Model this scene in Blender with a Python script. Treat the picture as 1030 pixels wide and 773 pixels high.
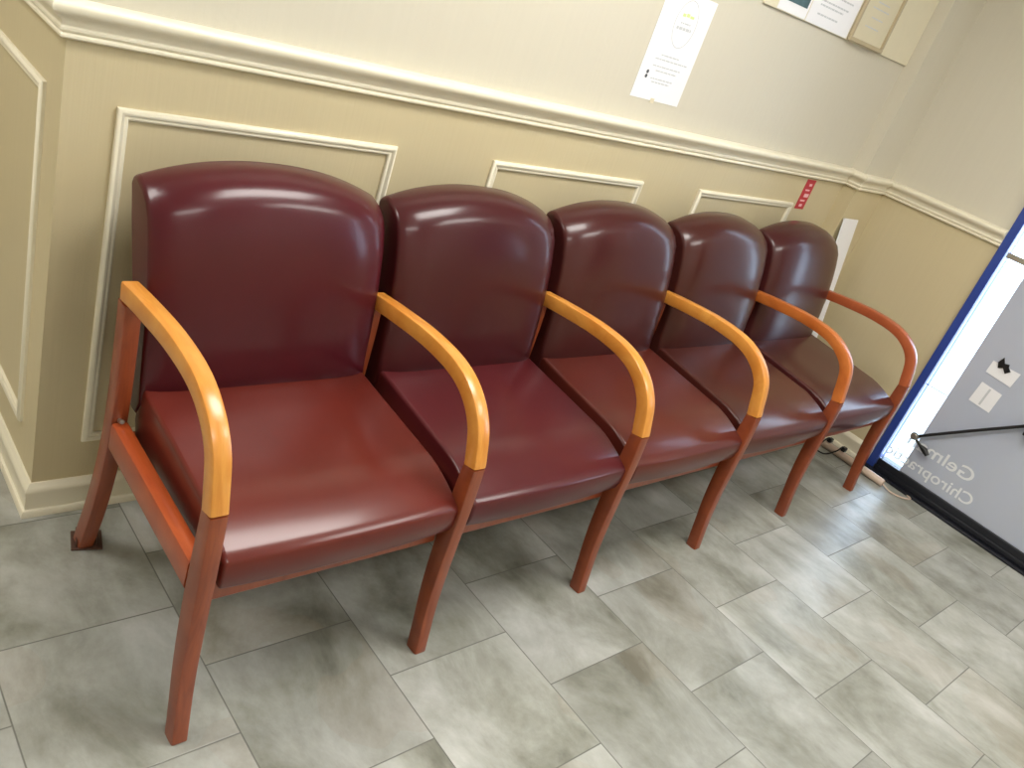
import bpy, bmesh, math, random
from mathutils import Vector, Matrix
random.seed(7)
for o in list(bpy.data.objects): bpy.data.objects.remove(o)
SC = bpy.context.scene
COL = SC.collection
XL, X1, XR, STEP = -0.074, 2.797, 3.040, -0.06
ZC = 2.45

# ------------------------------------------------------------------ camera
YAW, PITCH, ROLL, F = 0.8529, -0.4479, 0.3548, 835.86
fw = Vector((math.sin(YAW)*math.cos(PITCH), math.cos(YAW)*math.cos(PITCH), math.sin(PITCH)))
rt = Vector((math.cos(YAW), -math.sin(YAW), 0)); up = rt.cross(fw)
r2 = math.cos(ROLL)*rt + math.sin(ROLL)*up; u2 = -math.sin(ROLL)*rt + math.cos(ROLL)*up
cd = bpy.data.cameras.new('camera'); cam = bpy.data.objects.new('camera', cd); COL.objects.link(cam)
M = Matrix((r2, u2, -fw)).transposed().to_4x4(); M.translation = Vector((-0.5242, -1.6041, 1.3831))
cam.matrix_world = M
cd.sensor_fit = 'HORIZONTAL'; cd.sensor_width = 36; cd.lens = F/1030*36; cd.clip_start = 0.02
SC.camera = cam

# ------------------------------------------------------------------ world, exposure
W = bpy.data.worlds.new('daylight'); SC.world = W; W.use_nodes = True
bg = W.node_tree.nodes['Background']; bg.inputs[0].default_value = (0.62, 0.78, 1.0, 1); bg.inputs[1].default_value = 8.5
SC.view_settings.view_transform = 'Standard'; SC.view_settings.look = 'None'
SC.view_settings.exposure = 0.12; SC.view_settings.gamma = 1.0; SC.view_settings.use_curve_mapping = False
CEIL_LIGHTS = [(0.95, -0.98, 17.5), (2.1, -2.3, 13.5), (-0.4, -2.5, 9.5), (-1.4, 0.1, 14.5)]   # x, y, emission strength; last three unseen, added to even and brighten the walls

# ------------------------------------------------------------------ materials
def srgb(r, g, b):
    f = lambda c: (c/255)/12.92 if c/255 <= .04045 else ((c/255+.055)/1.055)**2.4
    return (f(r), f(g), f(b), 1)
class NT:
    def __init__(s, name):
        s.m = bpy.data.materials.new(name); s.m.use_nodes = True; s.t = s.m.node_tree
        s.b = s.t.nodes['Principled BSDF']; s.out = s.t.nodes['Material Output']
    def n(s, typ, **kw):
        k = s.t.nodes.new(typ)
        for a, v in kw.items(): setattr(k, a, v)
        return k
    def l(s, a, b): s.t.links.new(a, b)
    def math(s, op, a, b=None, c=None):
        k = s.n('ShaderNodeMath', operation=op)
        for i, v in enumerate((a, b, c)):
            if v is None: continue
            if isinstance(v, (int, float)): k.inputs[i].default_value = v
            else: s.l(v, k.inputs[i])
        return k.outputs[0]
    def mix(s, fac, a, b, typ='MIX'):
        k = s.n('ShaderNodeMix', data_type='RGBA', blend_type=typ)
        for idx, v in ((0, fac), (6, a), (7, b)):
            if isinstance(v, (int, float, tuple)): k.inputs[idx].default_value = v
            else: s.l(v, k.inputs[idx])
        return k.outputs[2]
    def noise(s, vec, scale, detail=3, rough=.5, dist=0):
        k = s.n('ShaderNodeTexNoise'); k.inputs['Scale'].default_value = scale; k.inputs['Detail'].default_value = detail
        k.inputs['Roughness'].default_value = rough; k.inputs['Distortion'].default_value = dist
        if vec is not None: s.l(vec, k.inputs['Vector'])
        return k.outputs[0]
    def ramp(s, fac, stops):
        k = s.n('ShaderNodeValToRGB'); e = k.color_ramp.elements
        e[0].position, e[0].color = stops[0]; e[1].position, e[1].color = stops[-1]
        for p, c in stops[1:-1]:
            q = e.new(p); q.color = c
        s.l(fac, k.inputs[0]); return k.outputs[0]
    def coord(s, scale=(1, 1, 1), kind='Object', loc=(0, 0, 0)):
        c = s.n('ShaderNodeTexCoord'); mp = s.n('ShaderNodeMapping'); mp.inputs['Scale'].default_value = scale; mp.inputs['Location'].default_value = loc
        s.l(c.outputs[kind], mp.inputs[0]); return mp.outputs[0]
    def bump(s, h, strength, dist):
        k = s.n('ShaderNodeBump'); k.inputs['Strength'].default_value = strength; k.inputs['Distance'].default_value = dist
        s.l(h, k.inputs['Height']); s.l(k.outputs[0], s.b.inputs['Normal'])
    def set(s, **kw):
        for a, v in kw.items(): s.b.inputs[a.replace('_', ' ')].default_value = v

def plain(name, col, rough=.5, metal=0, var=.06, scale=30, spec=.5):
    t = NT(name); n = t.noise(t.coord(), scale)
    c = t.mix(t.math('MULTIPLY', n, 1.0), tuple(v*(1-var) for v in col[:3])+(1,), tuple(min(1, v*(1+var)) for v in col[:3])+(1,))
    t.l(c, t.b.inputs['Base Color']); t.set(Roughness=rough, Metallic=metal, Specular_IOR_Level=spec); return t.m

def wall_material(name, col, rough, streak, mott):
    t = NT(name)
    v = t.coord((90, 90, 2.2)); n1 = t.noise(v, 1, 4, .6)
    n2 = t.noise(t.coord((1, 1, 1)), 45, 3)
    n3 = t.noise(t.coord((1, 1, 1)), 1.3, 2)
    h = t.math('ADD', t.math('MULTIPLY', n1, streak), t.math('MULTIPLY', n2, mott))
    d = tuple(c*.94 for c in col[:3])+(1,)
    c = t.mix(n1, d, col); c = t.mix(t.math('MULTIPLY', n3, .12), c, tuple(x*.85 for x in col[:3])+(1,))
    t.l(c, t.b.inputs['Base Color']); t.set(Roughness=rough); t.bump(h, .25, .002); return t.m

def leather(name, col):
    t = NT(name); v = t.coord()
    n = t.noise(v, 3.2, 4, .6, .4); n2 = t.noise(v, 9, 3)
    a = tuple(x*.78 for x in col[:3])+(1,); b = (col[0]*1.25, col[1]*1.35, col[2]*1.2, 1)
    t.l(t.mix(n, a, b), t.b.inputs['Base Color'])
    t.l(t.math('MULTIPLY_ADD', n2, .08, .27), t.b.inputs['Roughness'])
    t.bump(t.noise(v, 60, 2), .06, .001); t.set(Specular_IOR_Level=.2, Coat_Weight=.45, Coat_Roughness=.17); return t.m

def wood(name, c1, c2, rough=.3, axis=(14, 2, 2)):
    t = NT(name); v = t.coord(axis)
    n = t.noise(v, 3.0, 5, .65, 1.2); f = t.noise(t.coord((60, 8, 8)), 3, 3)
    c = t.ramp(n, [(.3, c1), (.7, c2)]); c = t.mix(t.math('MULTIPLY', f, .25), c, tuple(x*.6 for x in c1[:3])+(1,))
    t.l(c, t.b.inputs['Base Color']); t.set(Roughness=rough, Coat_Weight=.3, Coat_Roughness=.2); return t.m

def floor_tiles():
    t = NT('slate_look_porcelain_tile'); g = t.n('ShaderNodeNewGeometry'); sp = t.n('ShaderNodeSeparateXYZ'); t.l(g.outputs['Position'], sp.inputs[0])
    px, py = .337, .3435
    cx = t.math('DIVIDE', t.math('ADD', sp.outputs[0], .227), px)
    ix = t.math('FLOOR', cx); fx = t.math('SUBTRACT', cx, ix)
    par = t.math('FLOORED_MODULO', ix, 2)
    cy = t.math('ADD', t.math('DIVIDE', t.math('ADD', sp.outputs[1], .376), py), t.math('MULTIPLY', par, .5))
    iy = t.math('FLOOR', cy); fy = t.math('SUBTRACT', cy, iy)
    ex = t.math('MULTIPLY', t.math('MINIMUM', fx, t.math('SUBTRACT', 1, fx)), px)
    ey = t.math('MULTIPLY', t.math('MINIMUM', fy, t.math('SUBTRACT', 1, fy)), py)
    e = t.math('MINIMUM', ex, ey)
    tile = t.math('SMOOTH_MIN', t.math('MULTIPLY', t.math('SUBTRACT', e, .0008), 900), 1, .2)
    tile = t.math('MAXIMUM', tile, 0)
    cb = t.n('ShaderNodeCombineXYZ'); t.l(ix, cb.inputs[0]); t.l(iy, cb.inputs[1])
    wn = t.n('ShaderNodeTexWhiteNoise', noise_dimensions='3D'); t.l(cb.outputs[0], wn.inputs['Vector'])
    off = t.n('ShaderNodeVectorMath', operation='MULTIPLY_ADD'); t.l(wn.outputs['Color'], off.inputs[0]); off.inputs[1].default_value = (37, 41, 29); t.l(g.outputs['Position'], off.inputs[2])
    st = t.n('ShaderNodeMapping'); st.inputs['Scale'].default_value = (1.5, .9, 1); st.inputs['Rotation'].default_value = (0, 0, .35); t.l(off.outputs[0], st.inputs[0])
    n = t.math('ADD', t.math('MULTIPLY', t.noise(st.outputs[0], 3.2, 10, .66, .35), .72), t.math('MULTIPLY', t.noise(off.outputs[0], 6.5, 5, .6), .28))
    n2 = t.noise(st.outputs[0], 11, 6, .7, .6)
    n3 = t.noise(st.outputs[0], 2.2, 2)
    c = t.ramp(n, [(.34, srgb(104, 104, 94)), (.43, srgb(140, 141, 131)), (.52, srgb(166, 167, 160)), (.60, srgb(184, 185, 180)), (.70, srgb(206, 206, 202))])
    c = t.mix(t.math('MULTIPLY', n2, .35), c, srgb(130, 128, 114))
    c = t.mix(t.math('MULTIPLY', t.math('GREATER_THAN', n3, .60), .10), c, srgb(150, 122, 90))
    br = t.math('MULTIPLY_ADD', wn.outputs['Value'], .22, .86)
    sc = t.n('ShaderNodeVectorMath', operation='SCALE'); t.l(c, sc.inputs[0]); t.l(br, sc.inputs['Scale'])
    c = t.mix(tile, srgb(104, 104, 96), sc.outputs[0])
    t.l(c, t.b.inputs['Base Color'])
    t.l(t.math('MULTIPLY_ADD', n2, .22, .24), t.b.inputs['Roughness'])
    h = t.math('ADD', t.math('MULTIPLY', tile, 1.0), t.math('MULTIPLY', n2, .5))
    t.bump(h, .35, .0015); t.set(Specular_IOR_Level=.5); return t.m

MAT = {}
MAT['upper'] = wall_material('cream_textured_wallpaper', srgb(208, 202, 185), .55, .3, 1.0)
MAT['lower'] = wall_material('tan_satin_wainscot_paint', srgb(204, 190, 154), .45, 1.0, .3)
MAT['trim'] = plain('ivory_gloss_trim_paint', srgb(232, 225, 203), .3, var=.03)
MAT['ceil'] = plain('white_ceiling', srgb(225, 222, 212), .8)
MAT['floor'] = floor_tiles()
MAT['leather'] = [leather('burgundy_vinyl_%s' % n, srgb(*c)) for n, c in
                  (('first', (92, 32, 26)), ('second', (78, 26, 31)), ('third', (84, 33, 27)), ('fourth', (76, 33, 28)), ('fifth', (72, 30, 30)))]
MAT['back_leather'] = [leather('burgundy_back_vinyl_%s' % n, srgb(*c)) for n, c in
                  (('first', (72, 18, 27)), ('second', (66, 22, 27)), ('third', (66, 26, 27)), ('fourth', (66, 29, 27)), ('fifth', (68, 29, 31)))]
MAT['honey'] = wood('honey_stained_bent_beech', srgb(202, 124, 44), srgb(228, 162, 76), .28)
MAT['honey_4'] = wood('honey_beech_flare_orange', srgb(184, 96, 38), srgb(208, 122, 56), .3)  # last two arms: honey wood, with reddening by flare put into the colour
MAT['honey_5'] = wood('honey_beech_flare_red', srgb(168, 82, 46), srgb(186, 98, 58), .32)
MAT['cherry'] = wood('cherry_stained_beech', srgb(122, 54, 28), srgb(152, 74, 38), .36)
MAT['rail'] = wood('worn_cherry_rail', srgb(150, 62, 26), srgb(178, 84, 38), .32)
MAT['bracket'] = plain('brown_painted_steel', srgb(88, 62, 52), .5, .3)
MAT['steel'] = plain('zinc_steel', srgb(190, 188, 180), .3, .9)
MAT['navy_bloom'] = plain('navy_aluminium_bloom_blue', srgb(46, 70, 150), .35)  # dark navy frame, brightened: blue daylight bloom is put into the colour
MAT['black'] = plain('black_anodised_aluminium', srgb(26, 28, 36), .35, .2)
MAT['blackplastic'] = plain('black_plastic', srgb(18, 18, 20), .4)
MAT['paper'] = plain('white_paper', srgb(236, 236, 240), .6, var=.01)
MAT['whiteboard'] = plain('white_laminate', srgb(236, 236, 240), .4, var=.01)
MAT['grey_ink'] = plain('grey_ink', srgb(196, 199, 204), .7)
MAT['dark_ink'] = plain('dark_ink', srgb(70, 74, 82), .7)
MAT['green_ink'] = plain('pale_green_ink', srgb(206, 222, 150), .7)
MAT['teal_ink'] = plain('teal_photo_ink', srgb(70, 96, 104), .7, var=.4, scale=40)
MAT['red'] = plain('red_vinyl', srgb(186, 40, 56), .45)
MAT['pink_ink'] = plain('pale_pink_ink', srgb(240, 190, 196), .6)
MAT['cork'] = plain('cream_board_laminate', srgb(220, 212, 186), .5, var=.03)
MAT['frame'] = plain('taupe_frame_paint', srgb(176, 162, 132), .4)
MAT['cert'] = plain('parchment_paper', srgb(212, 204, 178), .5, var=.03)
MAT['beige'] = plain('beige_plastic', srgb(206, 184, 166), .35)
MAT['lettering'] = plain('white_vinyl_lettering', srgb(214, 222, 228), .5)
MAT['pavement'] = plain('pale_concrete_pavement', srgb(206, 206, 202), .8, var=.1, scale=6)
MAT['facade'] = plain('pale_render', srgb(200, 202, 205), .8)
t = NT('grey_frosted_film'); df = t.n('ShaderNodeBsdfDiffuse'); tr = t.n('ShaderNodeBsdfTranslucent'); gl = t.n('ShaderNodeBsdfGlossy')
nz = t.noise(t.coord(), 2.0, 2); cc = t.mix(nz, srgb(172, 178, 192), srgb(186, 190, 200)); t.l(cc, df.inputs[0]); tr.inputs[0].default_value = (.05, .055, .07, 1)
gl.inputs['Roughness'].default_value = .12
m1 = t.n('ShaderNodeAddShader'); t.l(df.outputs[0], m1.inputs[0]); t.l(tr.outputs[0], m1.inputs[1])
m2 = t.n('ShaderNodeMixShader'); m2.inputs[0].default_value = .05; t.l(m1.outputs[0], m2.inputs[1]); t.l(gl.outputs[0], m2.inputs[2]); t.l(m2.outputs[0], t.out.inputs[0])
MAT['film'] = t.m
t = NT('white_vinyl_letters'); df = t.n('ShaderNodeBsdfDiffuse'); tr = t.n('ShaderNodeBsdfTranslucent'); df.inputs[0].default_value = srgb(248, 250, 252); tr.inputs[0].default_value = (.7, .72, .74, 1)
m1 = t.n('ShaderNodeMixShader'); m1.inputs[0].default_value = .25; t.l(df.outputs[0], m1.inputs[1]); t.l(tr.outputs[0], m1.inputs[2]); t.l(m1.outputs[0], t.out.inputs[0])
MAT['lettering'] = t.m
t = NT('clear_glass'); ta = t.n('ShaderNodeBsdfTransparent'); gl = t.n('ShaderNodeBsdfGlossy'); gl.inputs['Roughness'].default_value = .02
fr = t.n('ShaderNodeFresnel'); fr.inputs[0].default_value = 1.5; ta.inputs[0].default_value = (.94, .97, .98, 1)
mx = t.n('ShaderNodeMixShader'); t.l(fr.outputs[0], mx.inputs[0]); t.l(ta.outputs[0], mx.inputs[1]); t.l(gl.outputs[0], mx.inputs[2]); t.l(mx.outputs[0], t.out.inputs[0])
MAT['glass'] = t.m
def emit(name, col, s):
    t = NT(name); e = t.n('ShaderNodeEmission'); e.inputs[0].default_value = col; e.inputs[1].default_value = s
    t.l(e.outputs[0], t.out.inputs[0]); return t.m

# ------------------------------------------------------------------ helpers
def link(name, bm, mats, parent=None, smooth=True, loc=(0, 0, 0), bevel=0, seg=2, angle=40):
    bmesh.ops.recalc_face_normals(bm, faces=bm.faces)
    me = bpy.data.meshes.new(name); bm.to_mesh(me); bm.free()
    for m in (mats if isinstance(mats, (list, tuple)) else [mats]): me.materials.append(m)
    o = bpy.data.objects.new(name, me); COL.objects.link(o); o.location = loc
    if parent is not None: o.parent = parent
    for p in me.polygons: p.use_smooth = smooth
    if smooth: me.set_sharp_from_angle(angle=math.radians(angle)) if hasattr(me, 'set_sharp_from_angle') else None
    if bevel:
        b = o.modifiers.new('bevel', 'BEVEL'); b.width = bevel; b.segments = seg; b.limit_method = 'ANGLE'; b.angle_limit = math.radians(40)
        b.harden_normals = False
    return o
def box(bm, x0, x1, y0, y1, z0, z1, mi=0):
    vs = [bm.verts.new((x, y, z)) for x in (x0, x1) for y in (y0, y1) for z in (z0, z1)]
    for f in ((0, 1, 3, 2), (4, 6, 7, 5), (0, 4, 5, 1), (2, 3, 7, 6), (0, 2, 6, 4), (1, 5, 7, 3)):
        q = bm.faces.new([vs[i] for i in f]); q.material_index = mi
def mk(*boxes):
    bm = bmesh.new()
    for b in boxes: box(bm, *b)
    return bm
def empty(name, loc=(0, 0, 0), rz=0):
    o = bpy.data.objects.new(name, None); COL.objects.link(o); o.location = loc; o.rotation_euler = (0, 0, rz); o.empty_display_size = .1; return o
def tag(o, label, cat, group=None):
    o['label'] = label; o['category'] = cat
    if group: o['group'] = group
    return o
def struct(o, label=None):
    o['kind'] = 'structure'
    if label: o['label'] = label
    return o
def tube(bm, pts, r, n=10, cap=True, mi=0):
    pts = [Vector(p) for p in pts]; rings = []
    for i, p in enumerate(pts):
        d = (pts[min(i+1, len(pts)-1)]-pts[max(i-1, 0)]).normalized()
        a = d.orthogonal().normalized() if i == 0 else (prev - d*prev.dot(d)).normalized()
        prev = a; b = d.cross(a)
        rr = r[i] if isinstance(r, (list, tuple)) else r
        rings.append([bm.verts.new(p+rr*(math.cos(k*2*math.pi/n)*a+math.sin(k*2*math.pi/n)*b)) for k in range(n)])
    for A, B in zip(rings, rings[1:]):
        for k in range(n): bm.faces.new((A[k], A[(k+1) % n], B[(k+1) % n], B[k])).material_index = mi
    if cap: bm.faces.new(rings[0][::-1]).material_index = mi; bm.faces.new(rings[-1]).material_index = mi
def catmull(pts, n=8):
    P = [Vector(p) for p in pts]; P = [2*P[0]-P[1]]+P+[2*P[-1]-P[-2]]; out = []
    for i in range(1, len(P)-2):
        for k in range(n):
            s = k/n; a, b, c, d = P[i-1:i+3]
            out.append(.5*((2*b)+(c-a)*s+(2*a-5*b+4*c-d)*s*s+(3*b-a-3*c+d)*s**3))
    out.append(P[-2]); return out

# ------------------------------------------------------------------ room shell
H = .0014
o = struct(link('floor', mk((-2.6, XR+.02, -3.5, 1.6, -.05, 0)), MAT['floor'], smooth=False))
struct(link('ceiling', mk((-2.6, XR+.12, -3.5, 1.6, ZC, ZC+.05)), MAT['ceil'], smooth=False))
ZR = 1.06     # behind the chair rail the two wall finishes meet
def two_tone(name, x0, x1, y0, y1, z0=0, z1=ZC):
    bm = bmesh.new(); box(bm, x0, x1, y0, y1, z0, ZR, 0); box(bm, x0, x1, y0, y1, ZR, z1, 1)
    return struct(link(name, bm, [MAT['lower'], MAT['upper']], smooth=False))
two_tone('wall_back', XL, X1, 0, .12)
two_tone('wall_column', X1, XR+.12, STEP, .12)
two_tone('wall_left', XL, XL+.12, .12, 1.6)
two_tone('wall_right', XR, XR+.12, -.575, STEP)
two_tone('wall_right_front', XR, XR+.12, -1.95, -1.62)
two_tone('wall_right_end', XR, XR+.12, -3.5, -3.2)
struct(link('wall_right_sill', mk((XR, XR+.12, -3.2, -1.95, 0, .75)), MAT['lower'], smooth=False))
struct(link('wall_right_lintel', mk((XR, XR+.12, -3.2, -1.95, 2.12, ZC)), MAT['upper'], smooth=False))
wn_ = struct(link('window_1', mk((XR+.05, XR+.056, -3.2, -1.95, .75, 2.12)), MAT['glass'], smooth=False))
o = link('window_frame', mk((XR+.03, XR+.08, -3.2, -1.95, .75, .79), (XR+.03, XR+.08, -3.2, -1.95, 2.08, 2.12), (XR+.03, XR+.08, -3.2, -3.16, .79, 2.08), (XR+.03, XR+.08, -1.99, -1.95, .79, 2.08)), MAT['black'], wn_, smooth=False)
struct(link('wall_right_header', mk((XR, XR+.12, -1.62, -.575, 2.12, ZC)), MAT['upper'], smooth=False))
two_tone('wall_corridor', -2.6, XL, 1.6, 1.7)
two_tone('wall_west', -2.7, -2.6, -3.5, 1.7)
two_tone('wall_front', -2.7, XR+.12, -3.6, -3.5)

def sweep(name, profile, path, label=None):
    """profile: (out, z) list; path: XY points walking with the wall on the left hand; one object per straight run, mitred."""
    P = [Vector(p) for p in path]; N = []
    for a, b in zip(P, P[1:]):
        d = (b-a).normalized(); N.append(Vector((d.y, -d.x)))
    M_ = []
    for i in range(len(P)):
        if i == 0: m = N[0]
        elif i == len(P)-1: m = N[-1]
        else:
            m = (N[i-1]+N[i]); m = m/m.dot(N[i])
        M_.append(m)
    objs = []
    for i in range(len(P)-1):
        bm = bmesh.new(); A = []; B = []
        for q, z in profile:
            a = P[i]+M_[i]*q; b = P[i+1]+M_[i+1]*q
            A.append(bm.verts.new((a.x, a.y, z))); B.append(bm.verts.new((b.x, b.y, z)))
        n = len(profile)
        for k in range(n): bm.faces.new((A[k], A[(k+1) % n], B[(k+1) % n], B[k]))
        bm.faces.new(A[::-1]); bm.faces.new(B)
        objs.append((bm, N[i]))
    return objs
path = [(XL, 1.6), (XL, 0), (X1, 0), (X1, STEP), (XR, STEP), (XR, -.575)]
rail = [(0, 1.034), (.010, 1.034), (.0135, 1.037), (.0135, 1.041), (.010, 1.044), (.012, 1.0455), (.0145, 1.049), (.0145, 1.053), (.012, 1.056),
        (.0125, 1.062), (.016, 1.068), (.023, 1.073), (.0265, 1.075), (.030, 1.078), (.033, 1.083), (.034, 1.089), (.032, 1.094), (.027, 1.0975), (.018, 1.099), (.004, 1.100), (0, 1.100)]
base = [(0, 0), (.020, 0), (.020, .010), (.017, .016), (.0125, .018), (.0125, .058), (.014, .062), (.0135, .068), (.009, .074), (.006, .080), (.004, .083), (0, .083)]
nt = 1
for k, (bm, n) in enumerate(sweep('rail', rail, path)):
    struct(link('trim_%d' % nt, bm, MAT['trim'], angle=35)); nt += 1
for k, (bm, n) in enumerate(sweep('base', base, path)):
    struct(link('baseboard_%s' % ['left', 'back', 'column_side', 'column', 'right'][k], bm, MAT['trim'], angle=35))

def panel_moulding(a0, a1, z0, z1, plane):
    """picture-frame moulding: mitred ring; plane maps (along, out, z) to the room"""
    global nt
    prof = [(0, 0), (0, .006), (.003, .010), (.007, .0115), (.011, .010), (.014, .0065), (.018, .0075), (.021, .006), (.022, .003), (.022, 0)]
    bm = bmesh.new(); rings = []
    for (sa, sz, ca, cz) in ((1, 1, a0, z0), (-1, 1, a1, z0), (-1, -1, a1, z1), (1, -1, a0, z1)):
        rings.append([bm.verts.new(plane(ca+sa*i, o_, cz+sz*i)) for i, o_ in prof])
    for A, B in zip(rings, rings[1:]+rings[:1]):
        for k in range(len(prof)-1): bm.faces.new((A[k], A[k+1], B[k+1], B[k]))
    struct(link('trim_%d' % nt, bm, MAT['trim'], angle=35)); nt += 1
for i in range(3):
    panel_moulding(.0178+i*.9197, .0178+.6194+i*.9197, .1817, .9293, lambda a, o_, z: (a, -o_, z))
panel_moulding(.094, .714, .1817, .9293, lambda a, o_, z: (XL-o_, a, z))

# ------------------------------------------------------------------ doorway on the right and daylight outside
D0, D1 = -.575, -1.62
dr = empty('door_1', (XR, (D0+D1)/2, 0)); dr['kind'] = 'structure'
def dpart(name, bm, m, **k):
    o = link(name, bm, m, **k); o.parent = dr; o.matrix_parent_inverse = Matrix.Translation((-XR, -(D0+D1)/2, 0)); return o
dpart('jamb', mk((XR-.012, XR+.06, -.608, D0, 0, 2.12)), MAT['navy_bloom'], smooth=False, bevel=.002)
dpart('jamb', mk((XR-.012, XR+.10, D1, D1+.04, 0, 2.12)), MAT['navy_bloom'], smooth=False, bevel=.002)
dpart('head_rail', mk((XR-.008, XR+.10, D1+.04, -.612, 2.07, 2.12)), MAT['navy_bloom'], smooth=False, bevel=.002)
dpart('threshold', mk((XR-.045, XR+.12, D1, -.575, 0, .012)), MAT['black'], smooth=False, bevel=.003)
dpart('bottom_rail', mk((XR-.010, XR+.055, D1+.04, -.612, .012, .062), (XR-.018, XR-.010, D1+.04, -.612, .012, .034)), MAT['black'], smooth=False, bevel=.003)
gx = XR+.004
dpart('glass_pane', mk((gx, gx+.006, D1+.04, -.612, .062, 2.07)), MAT['glass'], smooth=False)
for z in (.436, 1.008):
    dpart('glazing_bar', mk((gx-.004, gx-.0005, -.705, -.612, z, z+(.004 if z < .9 else .022))), MAT['steel'], smooth=False)
dpart('frosted_film', mk((gx-.0015, gx-.0003, D1+.04, -.706, .062, 2.07)), MAT['film'], smooth=False)
def text_mesh(name, body, width, size_h, m, mat_world, parent=None):
    cu = bpy.data.curves.new(name, 'FONT'); cu.body = body; cu.size = 1; cu.offset = .012; 
    ob = bpy.data.objects.new(name, cu); COL.objects.link(ob)
    bpy.context.view_layer.update()
    me = bpy.data.meshes.new_from_object(ob.evaluated_get(bpy.context.evaluated_depsgraph_get()))
    bpy.data.objects.remove(ob)
    xs = [v.co.x for v in me.vertices]; ys = [v.co.y for v in me.vertices]
    sx = width/(max(xs)-min(xs)); sy = size_h
    x0 = min(xs)
    for v in me.vertices: v.co = Vector(((v.co.x-x0)*sx, v.co.y*sy, 0))
    bm = bmesh.new(); bm.from_mesh(me)
    bm.transform(mat_world); return bm
fx_ = gx-.0024
R_out = Matrix(((0, 0, 1, 0), (1, 0, 0, 0), (0, 1, 0, 0), (0, 0, 0, 1)))   # text x -> +y, text y -> z : reads from outside
dpart('lettering', text_mesh('t', 'Gelman', .285, .078, None, Matrix.Translation((fx_, -.955, .180)) @ R_out), MAT['lettering'], smooth=False)
dpart('lettering', text_mesh('t', 'Chiropractic', .385, .070, None, Matrix.Translation((fx_, -1.000, .096)) @ R_out), MAT['lettering'], smooth=False)
bm = bmesh.new(); tube(bm, [(XR-.02, -.700, .238), (XR-.022, -.85, .366), (XR-.02, -1.02, .508)], .0065, 10)
br = dpart('locking_bar', bm, MAT['blackplastic']); br['label'] = 'slim dark bar crossing the grey glass at a slant'
bm = bmesh.new(); tube(bm, [(XR-.028, -.690, .232), (XR+.018, -.690, .232)], [.017, .017], 18); tube(bm, [(XR-.034, -.690, .232), (XR-.028, -.690, .232)], [.009, .011], 14)
e = dpart('bar_bracket', bm, MAT['steel'])
bm = bmesh.new(); box(bm, XR-.035, XR+.018, -1.07, -1.012, .462, .520)
e = dpart('bar_bracket', bm, MAT['blackplastic'], bevel=.004)
bm = bmesh.new(); tube(bm, [(XR-.02, -.700, .222), (XR-.022, -.725, .210), (XR-.025, -.752, .203), (XR-.026, -.772, .190)], [.005, .006, .013, .009], 10)
e = dpart('lever', bm, MAT['blackplastic'])
# notices stuck on the glass
def door_quad(name, q, m, th=.0008, x=None):
    x = fx_-.0006 if x is None else x
    bm = bmesh.new(); A = [bm.verts.new((x, y, z)) for y, z in q]; B = [bm.verts.new((x-th, y, z)) for y, z in q]
    n = len(q); bm.faces.new(A); bm.faces.new(B[::-1])
    for k in range(n): bm.faces.new((A[k], A[(k+1) % n], B[(k+1) % n], B[k]))
    return bm
p1 = link('paper_note', door_quad('', [(-.778, .648), (-.886, .650), (-.880, .588), (-.776, .596)], 0), MAT['paper'], smooth=False)
tag(p1, 'small white notice with a dark bow-shaped mark stuck on the glass door', 'paper note')
bm = door_quad('', [(-.796, .652), (-.806, .632), (-.822, .640), (-.838, .624), (-.852, .640), (-.838, .652), (-.836, .662), (-.818, .658), (-.806, .678)], 0, .004, fx_-.0016)
o = link('bow_mark', bm, MAT['blackplastic'], smooth=False); o.parent = p1; o['label'] = 'dark bow-shaped mark'
p2 = link('paper_note', door_quad('', [(-.786, .556), (-.872, .548), (-.868, .462), (-.780, .468)], 0), MAT['paper'], smooth=False)
tag(p2, 'small blank square white paper stuck on the glass door below the notice', 'paper note')
o = link('print', door_quad('', [(-.822, .545), (-.830, .545), (-.826, .472), (-.818, .472)], 0, .0002, fx_-.0015), MAT['grey_ink'], smooth=False); o.parent = p2

# outside, seen only through the clear strip
struct(link('ground', mk((XR+.02, XR+8, -6, 5, -.08, -.005)), MAT['pavement'], smooth=False))

# ------------------------------------------------------------------ ceiling lights
for k, (x, y, s) in enumerate(CEIL_LIGHTS):
    L = empty('ceiling_light', (x, y, ZC)); tag(L, ['recessed ceiling light panel above the middle of the bench', 'unseen ceiling light panel added nearest the glass door to even the light', 'unseen ceiling light panel added away from the door to even the light', 'unseen ceiling light panel added around the corner to brighten the left wall'][k], 'ceiling light')
    w, d = .60, .30
    link('frame', mk((-w-.03, w+.03, -d-.03, -d, -.02, -.001), (-w-.03, w+.03, d, d+.03, -.02, -.001), (-w-.03, -w, -d, d, -.02, -.001), (w, w+.03, -d, d, -.02, -.001)), MAT['trim'], L, smooth=False)
    link('diffuser', mk((-w, w, -d, d, -.012, -.004)), emit('warm_diffuser_%d' % k, (1, .975, .925, 1), s), L, smooth=False)

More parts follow.
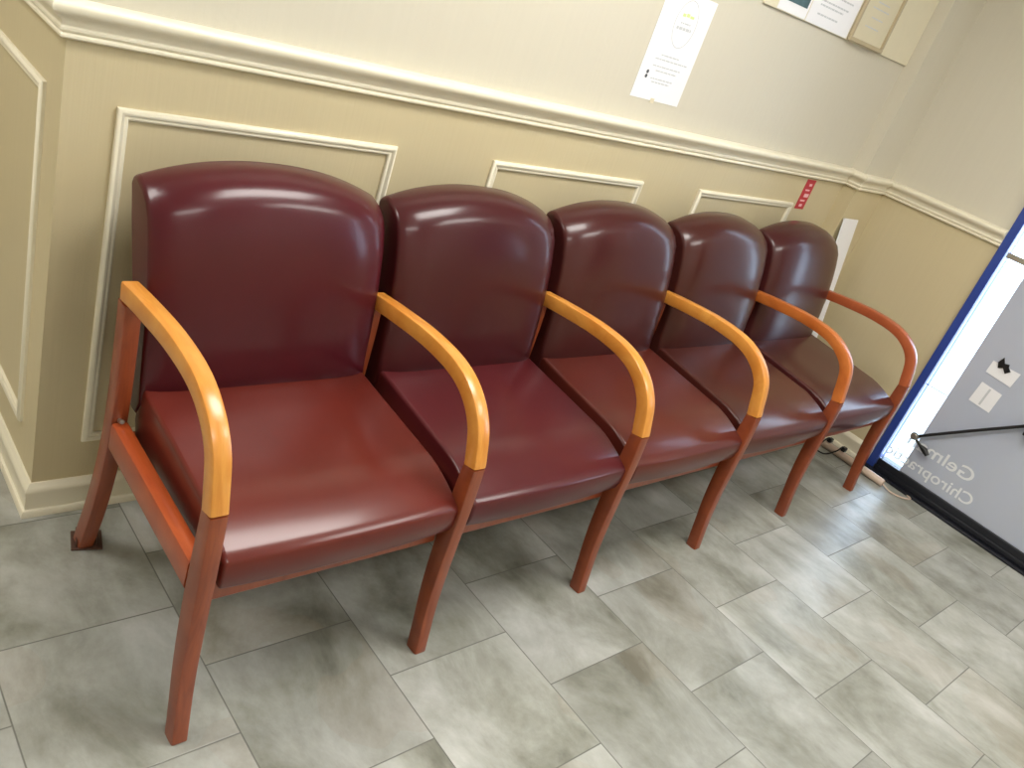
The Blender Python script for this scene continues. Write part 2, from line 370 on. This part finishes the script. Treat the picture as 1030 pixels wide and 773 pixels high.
# ------------------------------------------------------------------ bench
bench = empty('waiting_room_bench', (0, 0, 0), .0059)
tag(bench, 'row of five linked burgundy vinyl seats with honey-coloured wooden arms along the wall', 'bench')
PITCHX = .54
def ribbon(path, widths, depths, x, chamfer=.004):
    """sweep a chamfered rectangle along a YZ path; widths in x, depths normal to the path"""
    bm = bmesh.new(); P = [Vector((p[0], p[1])) for p in path]; rings = []
    for i, p in enumerate(P):
        d = (P[min(i+1, len(P)-1)]-P[max(i-1, 0)]).normalized(); n = Vector((-d.y, d.x))
        w = (widths[i] if isinstance(widths, list) else widths)/2; h = (depths[i] if isinstance(depths, list) else depths)/2; c = chamfer
        sec = [(-w+c, -h), (w-c, -h), (w-c*.3, -h+c*.3), (w, -h+c), (w, h-c), (w-c*.3, h-c*.3), (w-c, h), (-w+c, h), (-w+c*.3, h-c*.3), (-w, h-c), (-w, -h+c), (-w+c*.3, -h+c*.3)]
        rings.append([bm.verts.new((x+a, p.x+n.x*b, p.y+n.y*b)) for a, b in sec])
    m = 12
    for A, B in zip(rings, rings[1:]):
        for k in range(m): bm.faces.new((A[k], A[(k+1) % m], B[(k+1) % m], B[k]))
    bm.faces.new(rings[0][::-1]); bm.faces.new(rings[-1]); return bm
def curve2(pts, n=8): return [(v.x, v.y) for v in catmull([(a, b, 0) for a, b in pts], n)]
WA = .0315
for i in range(6):
    x = i*PITCHX; dz = .022 if i == 0 else -.004; jn = (.506, .496, .492, .480, .468, .478)[i]
    top = .664+dz
    arm_path = curve2([(-.212, top-.023), (-.30, top-.013), (-.42, top-.005), (-.52, top-.012), (-.585, top-.038), (-.630, top-.085), (-.652, min(top-.140, jn+.02)), (-.657, jn)])
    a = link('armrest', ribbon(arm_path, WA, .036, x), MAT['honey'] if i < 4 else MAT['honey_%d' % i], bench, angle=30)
    leg_path = curve2([(-.657, jn), (-.657, .40), (-.656, .30), (-.661, .16), (-.679, .0)])
    n = len(leg_path)
    link('front_leg', ribbon(leg_path, [WA-.002*k/n for k in range(n)], [.036+.009*math.sin(math.pi*min(1, k/n*1.2)) for k in range(n)], x), MAT['cherry'], bench, angle=30)
    rb = .024 if i else 0
    rear_path = curve2([(-.222+rb, top-.042), (-.226+rb, .55), (-.226+rb, .42), (-.214+rb*.8, .30), (-.180, .15), (-.130, .0)])
    rleg = link('rear_leg', ribbon(rear_path, WA, .040, x), MAT['cherry'], bench, angle=30)
    srail = link('side_rail', ribbon([(-.247, .368), (-.45, .362), (-.634, .356)], .032, .062, x, .006), MAT['rail'], bench, angle=30)
    if i == 0:
        bm = bmesh.new(); tube(bm, [(-.002, -.2475, .404), (-.002, -.262, .410)], .0045, 10)
        link('bolt', bm, MAT['steel'], srail)
        bm = mk((-.031, .031, -.031, .031, 0, .005)); 
        box(bm, -.0225, -.019, -.024, .024, .004, .022); box(bm, .019, .0225, -.024, .024, .004, .022); bm.transform(Matrix.Translation((.008, -.128, 0)) @ Matrix.Rotation(-.25, 4, 'Z'))
        b = link('floor_bracket', bm, MAT['bracket'], rleg, smooth=False, bevel=.0015); b['label'] = 'brown metal plate fixing the end leg to the floor'

def seat_mesh(x0, x1):
    bm = bmesh.new(); nx, ny = 22, 22; yb, yf = -.235, -.666
    G = {}
    for i in range(nx+1):
        for j in range(ny+1):
            u = -1+2*i/nx; v = j/ny
            e = 1-abs(u)**6; x = (x0+x1)/2+u*(x1-x0)/2*(1-.02*(1-v)); 
            cy = yb+(yf-yb)*v
            z = .472-.039*v+.005*(1-abs(u)**2.0) - .034*max(0, (v-.72)/.28)**1.6 - .004*math.exp(-((u)**2+(v-.45)**2*3)/.25)
            bow = -.010*(1-u*u)*v**4
            G[i, j] = bm.verts.new((x, cy+bow, z))
    for i in range(nx):
        for j in range(ny): bm.faces.new((G[i, j], G[i+1, j], G[i+1, j+1], G[i, j+1]))
    # skirt all round, slightly bulging
    ring = [(i, 0) for i in range(nx+1)]+[(nx, j) for j in range(1, ny+1)]+[(i, ny) for i in range(nx-1, -1, -1)]+[(0, j) for j in range(ny-1, 0, -1)]
    prev = [G[k] for k in ring]; c = Vector(((x0+x1)/2, (yb+yf)/2, 0))
    for s, (zt, off) in enumerate(((.43, .004), (.38, .005), (.333, -.003))):
        cur = []
        for k, vtx in zip(ring, [G[q] for q in ring]):
            p = vtx.co.copy(); out = Vector((1 if k[0] == nx else -1 if k[0] == 0 else 0, -1 if k[1] == ny else 1 if k[1] == 0 else 0, 0))
            kz = (.333 + (p.z-.333)*(zt-.333)/(.442-.333)) if zt > .334 else .333
            cur.append(bm.verts.new((p.x+out.x*off*.6, p.y+out.y*off, kz)))
        n = len(cur)
        for a in range(n): bm.faces.new((prev[a], prev[(a+1) % n], cur[(a+1) % n], cur[a]))
        prev = cur
    bm.faces.new(prev[::-1]); return bm
def back_mesh(x0, x1):
    front = [(-.238, .405), (-.262, .440), (-.263, .50), (-.256, .57), (-.246, .64), (-.234, .70), (-.221, .75), (-.206, .792), (-.189, .816), (-.166, .832), (-.139, .840), (-.112, .842), (-.092, .836)]
    back = [(-.084, .822), (-.102, .76), (-.135, .66), (-.165, .55), (-.185, .45), (-.193, .405)]
    nx = 26; bm = bmesh.new(); rings = []
    for i in range(nx+1):
        u = -1+2*i/nx; x = (x0+x1)/2+u*(x1-x0)/2; ring = []
        arch = .050*(1-abs(u)**2.2)
        for k, (y, z) in enumerate(front+back):
            w = min(1, max(0, (z-.50)/.35)); w = w*w*(3-2*w)
            bul = (-.009*(1-abs(u)**2.5)+.020*abs(u)**8)*(1 if k < len(front)-2 else 0)*min(1, (z-.40)/.1)
            fl = .985+.015*min(1, max(0, (z-.42)/.38))**1.5
            ring.append(bm.verts.new(((x-(x0+x1)/2)*fl+(x0+x1)/2, y+bul, z+arch*w)))
        rings.append(ring)
    m = len(front+back)
    for A, B in zip(rings, rings[1:]):
        for k in range(m): bm.faces.new((A[k], A[(k+1) % m], B[(k+1) % m], B[k]))
    bm.faces.new(rings[0][::-1]); bm.faces.new(rings[-1]); return bm
for i in range(5):
    x = i*PITCHX
    s = link('seat', seat_mesh(x+.030, x+.529), MAT['leather'][i], bench, bevel=.011, seg=4, angle=60)
    b = link('backrest', back_mesh(x+.026, x+.532-.003*i), MAT['back_leather'][i], bench, bevel=.012, seg=4, angle=60)
    for q in (s, b):
        q.modifiers['bevel'].angle_limit = math.radians(38)
    link('front_rail', mk((x+.017, x+.523, -.638, -.612, .285, .338)), MAT['cherry'], bench, bevel=.003)
    link('rear_rail', mk((x+.017, x+.523, -.236, -.212, .300, .350)), MAT['cherry'], bench, bevel=.003)

# ------------------------------------------------------------------ things on the wall
def sheet(name, x0, x1, z0, z1, y, th, m, parent=None, curl=0):
    bm = bmesh.new(); nx = 10; nz = 10; F = {}; B = {}
    for i in range(nx+1):
        for j in range(nz+1):
            u = i/nx; v = j/nz; c = curl*max(0, (u-.5)*2)**2*max(0, (.35-v)/.35)**2 + curl*.25*(1-v)*math.sin(u*3)
            F[i, j] = bm.verts.new((x0+(x1-x0)*u, y-c, z0+(z1-z0)*v)); B[i, j] = bm.verts.new((x0+(x1-x0)*u, y-c+th, z0+(z1-z0)*v))
    for i in range(nx):
        for j in range(nz):
            bm.faces.new((F[i, j], F[i+1, j], F[i+1, j+1], F[i, j+1])); bm.faces.new((B[i, j+1], B[i+1, j+1], B[i+1, j], B[i, j]))
    for D in ([(i, 0) for i in range(nx+1)], [(i, nz) for i in range(nx+1)], [(0, j) for j in range(nz+1)], [(nx, j) for j in range(nz+1)]):
        for a, b in zip(D, D[1:]): bm.faces.new((F[a], F[b], B[b], B[a]))
    return link(name, bm, m, parent, angle=60)
def strokes(lines, y, th=.0003):
    bm = bmesh.new()
    for x0, x1, z, h in lines: box(bm, x0, x1, y-th, y, z-h/2, z+h/2)
    return bm
def add_print(o, bm, m):
    o.data.materials.append(m); k = len(o.data.materials)-1
    for f in bm.faces: f.material_index = k
    bmesh.ops.recalc_face_normals(bm, faces=bm.faces)
    t_ = bpy.data.meshes.new('print'); bm.to_mesh(t_); bm.free()
    b = bmesh.new(); b.from_mesh(o.data); b.from_mesh(t_); b.to_mesh(o.data); b.free(); bpy.data.meshes.remove(t_)
def broken(x0, x1, z, h, rnd):
    out = []; x = x0
    while x < x1:
        w = rnd.uniform(.006, .02); out.append((x, min(x+w, x1), z, h)); x += w+.003
    return out
rnd = random.Random(3)
po = sheet('wall_notice', 1.353, 1.574, 1.163, 1.457, -.0016, .0006, MAT['paper'], None, 0)
tag(po, 'white paper notice with an oval emblem taped above the chair rail', 'notice')
yp = -.0018
bm = bmesh.new(); n = 48; cx, cz, ra, rb = 1.470, 1.378, .046, .062
rs = [[bm.verts.new((cx+(ra+d)*math.cos(2*math.pi*k/n), yp-t_, cz+(rb+d)*math.sin(2*math.pi*k/n))) for k in range(n)] for d, t_ in ((0, 0), (.0022, 0), (.0022, .0003), (0, .0003))]
for A, B in zip(rs, rs[1:]+rs[:1]):
    for k in range(n): bm.faces.new((A[k], A[(k+1) % n], B[(k+1) % n], B[k]))
add_print(po, bm, MAT['grey_ink'])
add_print(po, strokes([(1.445, 1.458, 1.400, .008), (1.461, 1.475, 1.402, .009), (1.478, 1.496, 1.400, .007)], yp), MAT['green_ink'])
L = broken(1.437, 1.503, 1.366, .008, rnd)+broken(1.447, 1.492, 1.380, .004, rnd)
for z, a, b in ((1.287, 1.42, 1.50), (1.275, 1.40, 1.545), (1.256, 1.40, 1.525), (1.244, 1.42, 1.515), (1.222, 1.41, 1.51), (1.213, 1.42, 1.50)): L += broken(a, b, z, .0035, rnd)
add_print(po, strokes(L, yp), MAT['grey_ink'])
bm = bmesh.new()
for z in (1.236, 1.224): tube(bm, [(1.389, yp, z), (1.389, yp-.0003, z)], .0055, 12)
add_print(po, bm, MAT['dark_ink'])
link('tape', mk((1.445, 1.462, -.0022, -.0008, 1.157, 1.170)), MAT['cork'], po, smooth=False)

# board with framed papers
ZB = 1.505
bd = link('notice_board', mk((1.77, X1-.002, -.008, -.0005, ZB, 2.05)), MAT['cork'], smooth=False, bevel=.001)
tag(bd, 'flat cream backing board high on the wall behind the papers', 'board')
YB = -.0085
s1 = sheet('paper_flyer', 1.838, 2.005, ZB+.003, ZB+.26, YB-.0009, .0006, MAT['paper']); tag(s1, 'white flyer with a dark teal picture, leftmost on the board', 'flyer')
link('picture', mk((1.862, 1.995, YB-.0014, YB-.0009, ZB+.033, ZB+.15)), MAT['teal_ink'], s1, smooth=False)
s2 = sheet('paper_flyer', 2.010, 2.290, ZB+.002, ZB+.36, YB-.0009, .0006, MAT['paper']); tag(s2, 'bright white page of printed lines between the flyer and framed certificate', 'flyer')
L = []
for z in (.035, .062, .075, .098, .112, .135, .15, .175, .19, .21): L += broken(2.04+rnd.uniform(0, .03), 2.25-rnd.uniform(0, .06), ZB+z, .005, rnd)
add_print(s2, strokes(L, YB-.0009), MAT['grey_ink'])
fr = empty('framed_certificate', (2.42, YB, ZB+.002)); tag(fr, 'cream certificate in a thin taupe frame at the right end of the board', 'framed certificate')
w = .125
link('picture_frame', mk((-w, w, -.014, -.0005, 0, .014), (-w, w, -.014, -.0005, .36, .374), (-w, -w+.012, -.014, -.0005, .014, .36), (w-.014, w, -.014, -.0005, .014, .36)), MAT['frame'], fr, smooth=False, bevel=.002)
ce = link('certificate', mk((-w+.012, w-.014, -.006, -.0005, .014, .36)), MAT['cert'], fr, smooth=False)
L = []
for z in (.06, .09, .12, .14, .17, .2): L += broken(-.07+rnd.uniform(0, .03), .07-rnd.uniform(0, .03), z, .004, rnd)
add_print(ce, strokes(L, -.0062), MAT['grey_ink'])

# red sticker
rs_ = link('red_sticker', mk((2.508, 2.574, -.0015, -.0003, .908, 1.026)), MAT['red'], smooth=False)
tag(rs_, 'narrow upright red sticker with pale marks just under the chair rail', 'sticker')
MK = [(2.530, 2.552, .923, .010), (2.522, 2.556, .942, .006), (2.532, 2.566, .963, .014), (2.524, 2.556, .984, .006), (2.536, 2.556, 1.005, .009)]
add_print(rs_, strokes(MK, -.0016), MAT['pink_ink'])

# white board leaning in the corner
bm = bmesh.new(); hgt, th = .925, .004
box(bm, 0, .128, -th, 0, 0, hgt)
wb = link('white_board', bm, MAT['whiteboard'], smooth=False, loc=(2.803, -.215, .0005), bevel=.001); wb.rotation_euler = (-math.atan2(.150, .91), 0, 0)
tag(wb, 'tall narrow white board leaning in the corner behind the last seat', 'board')

# power strip on the floor by the door
ps = empty('power_strip', (2.925, -.55, 0), 0); tag(ps, 'slim beige power strip lying on the floor beside the door', 'power strip')
bm = bmesh.new(); tube(bm, [(0, .17, .017), (0, .16, .017), (0, -.15, .017), (0, -.158, .017)], [.012, .0165, .0165, .014], 20)
link('body', bm, MAT['beige'], ps, angle=50)
bm = bmesh.new(); tube(bm, catmull([(0, -.156, .015), (-.005, -.20, .006), (.02, -.245, .0045), (.06, -.265, .0045), (.075, -.24, .0045)]), .0035, 8)
link('cord', bm, MAT['beige'], ps)
for k, (yy) in enumerate((-.43, -.50)):
    c = empty('plug', (2.925, yy, .034)); tag(c, ['black plug in the power strip, nearer the back wall', 'black plug in the power strip, nearer the door'][k], 'plug', None)
    link('body', mk((-.013, .013, -.010, .010, 0, .020)), MAT['blackplastic'], c, bevel=.004)
    bm = bmesh.new(); tube(bm, catmull([(0, 0, .016), (-.02, .004, .022), (-.045, .01, 0), (-.06-.012*k, .02+.02*k, -.0295), (-.055-.03*k, .06+.03*k, -.0300)]), .003, 8)
    link('cord', bm, MAT['blackplastic'], c)
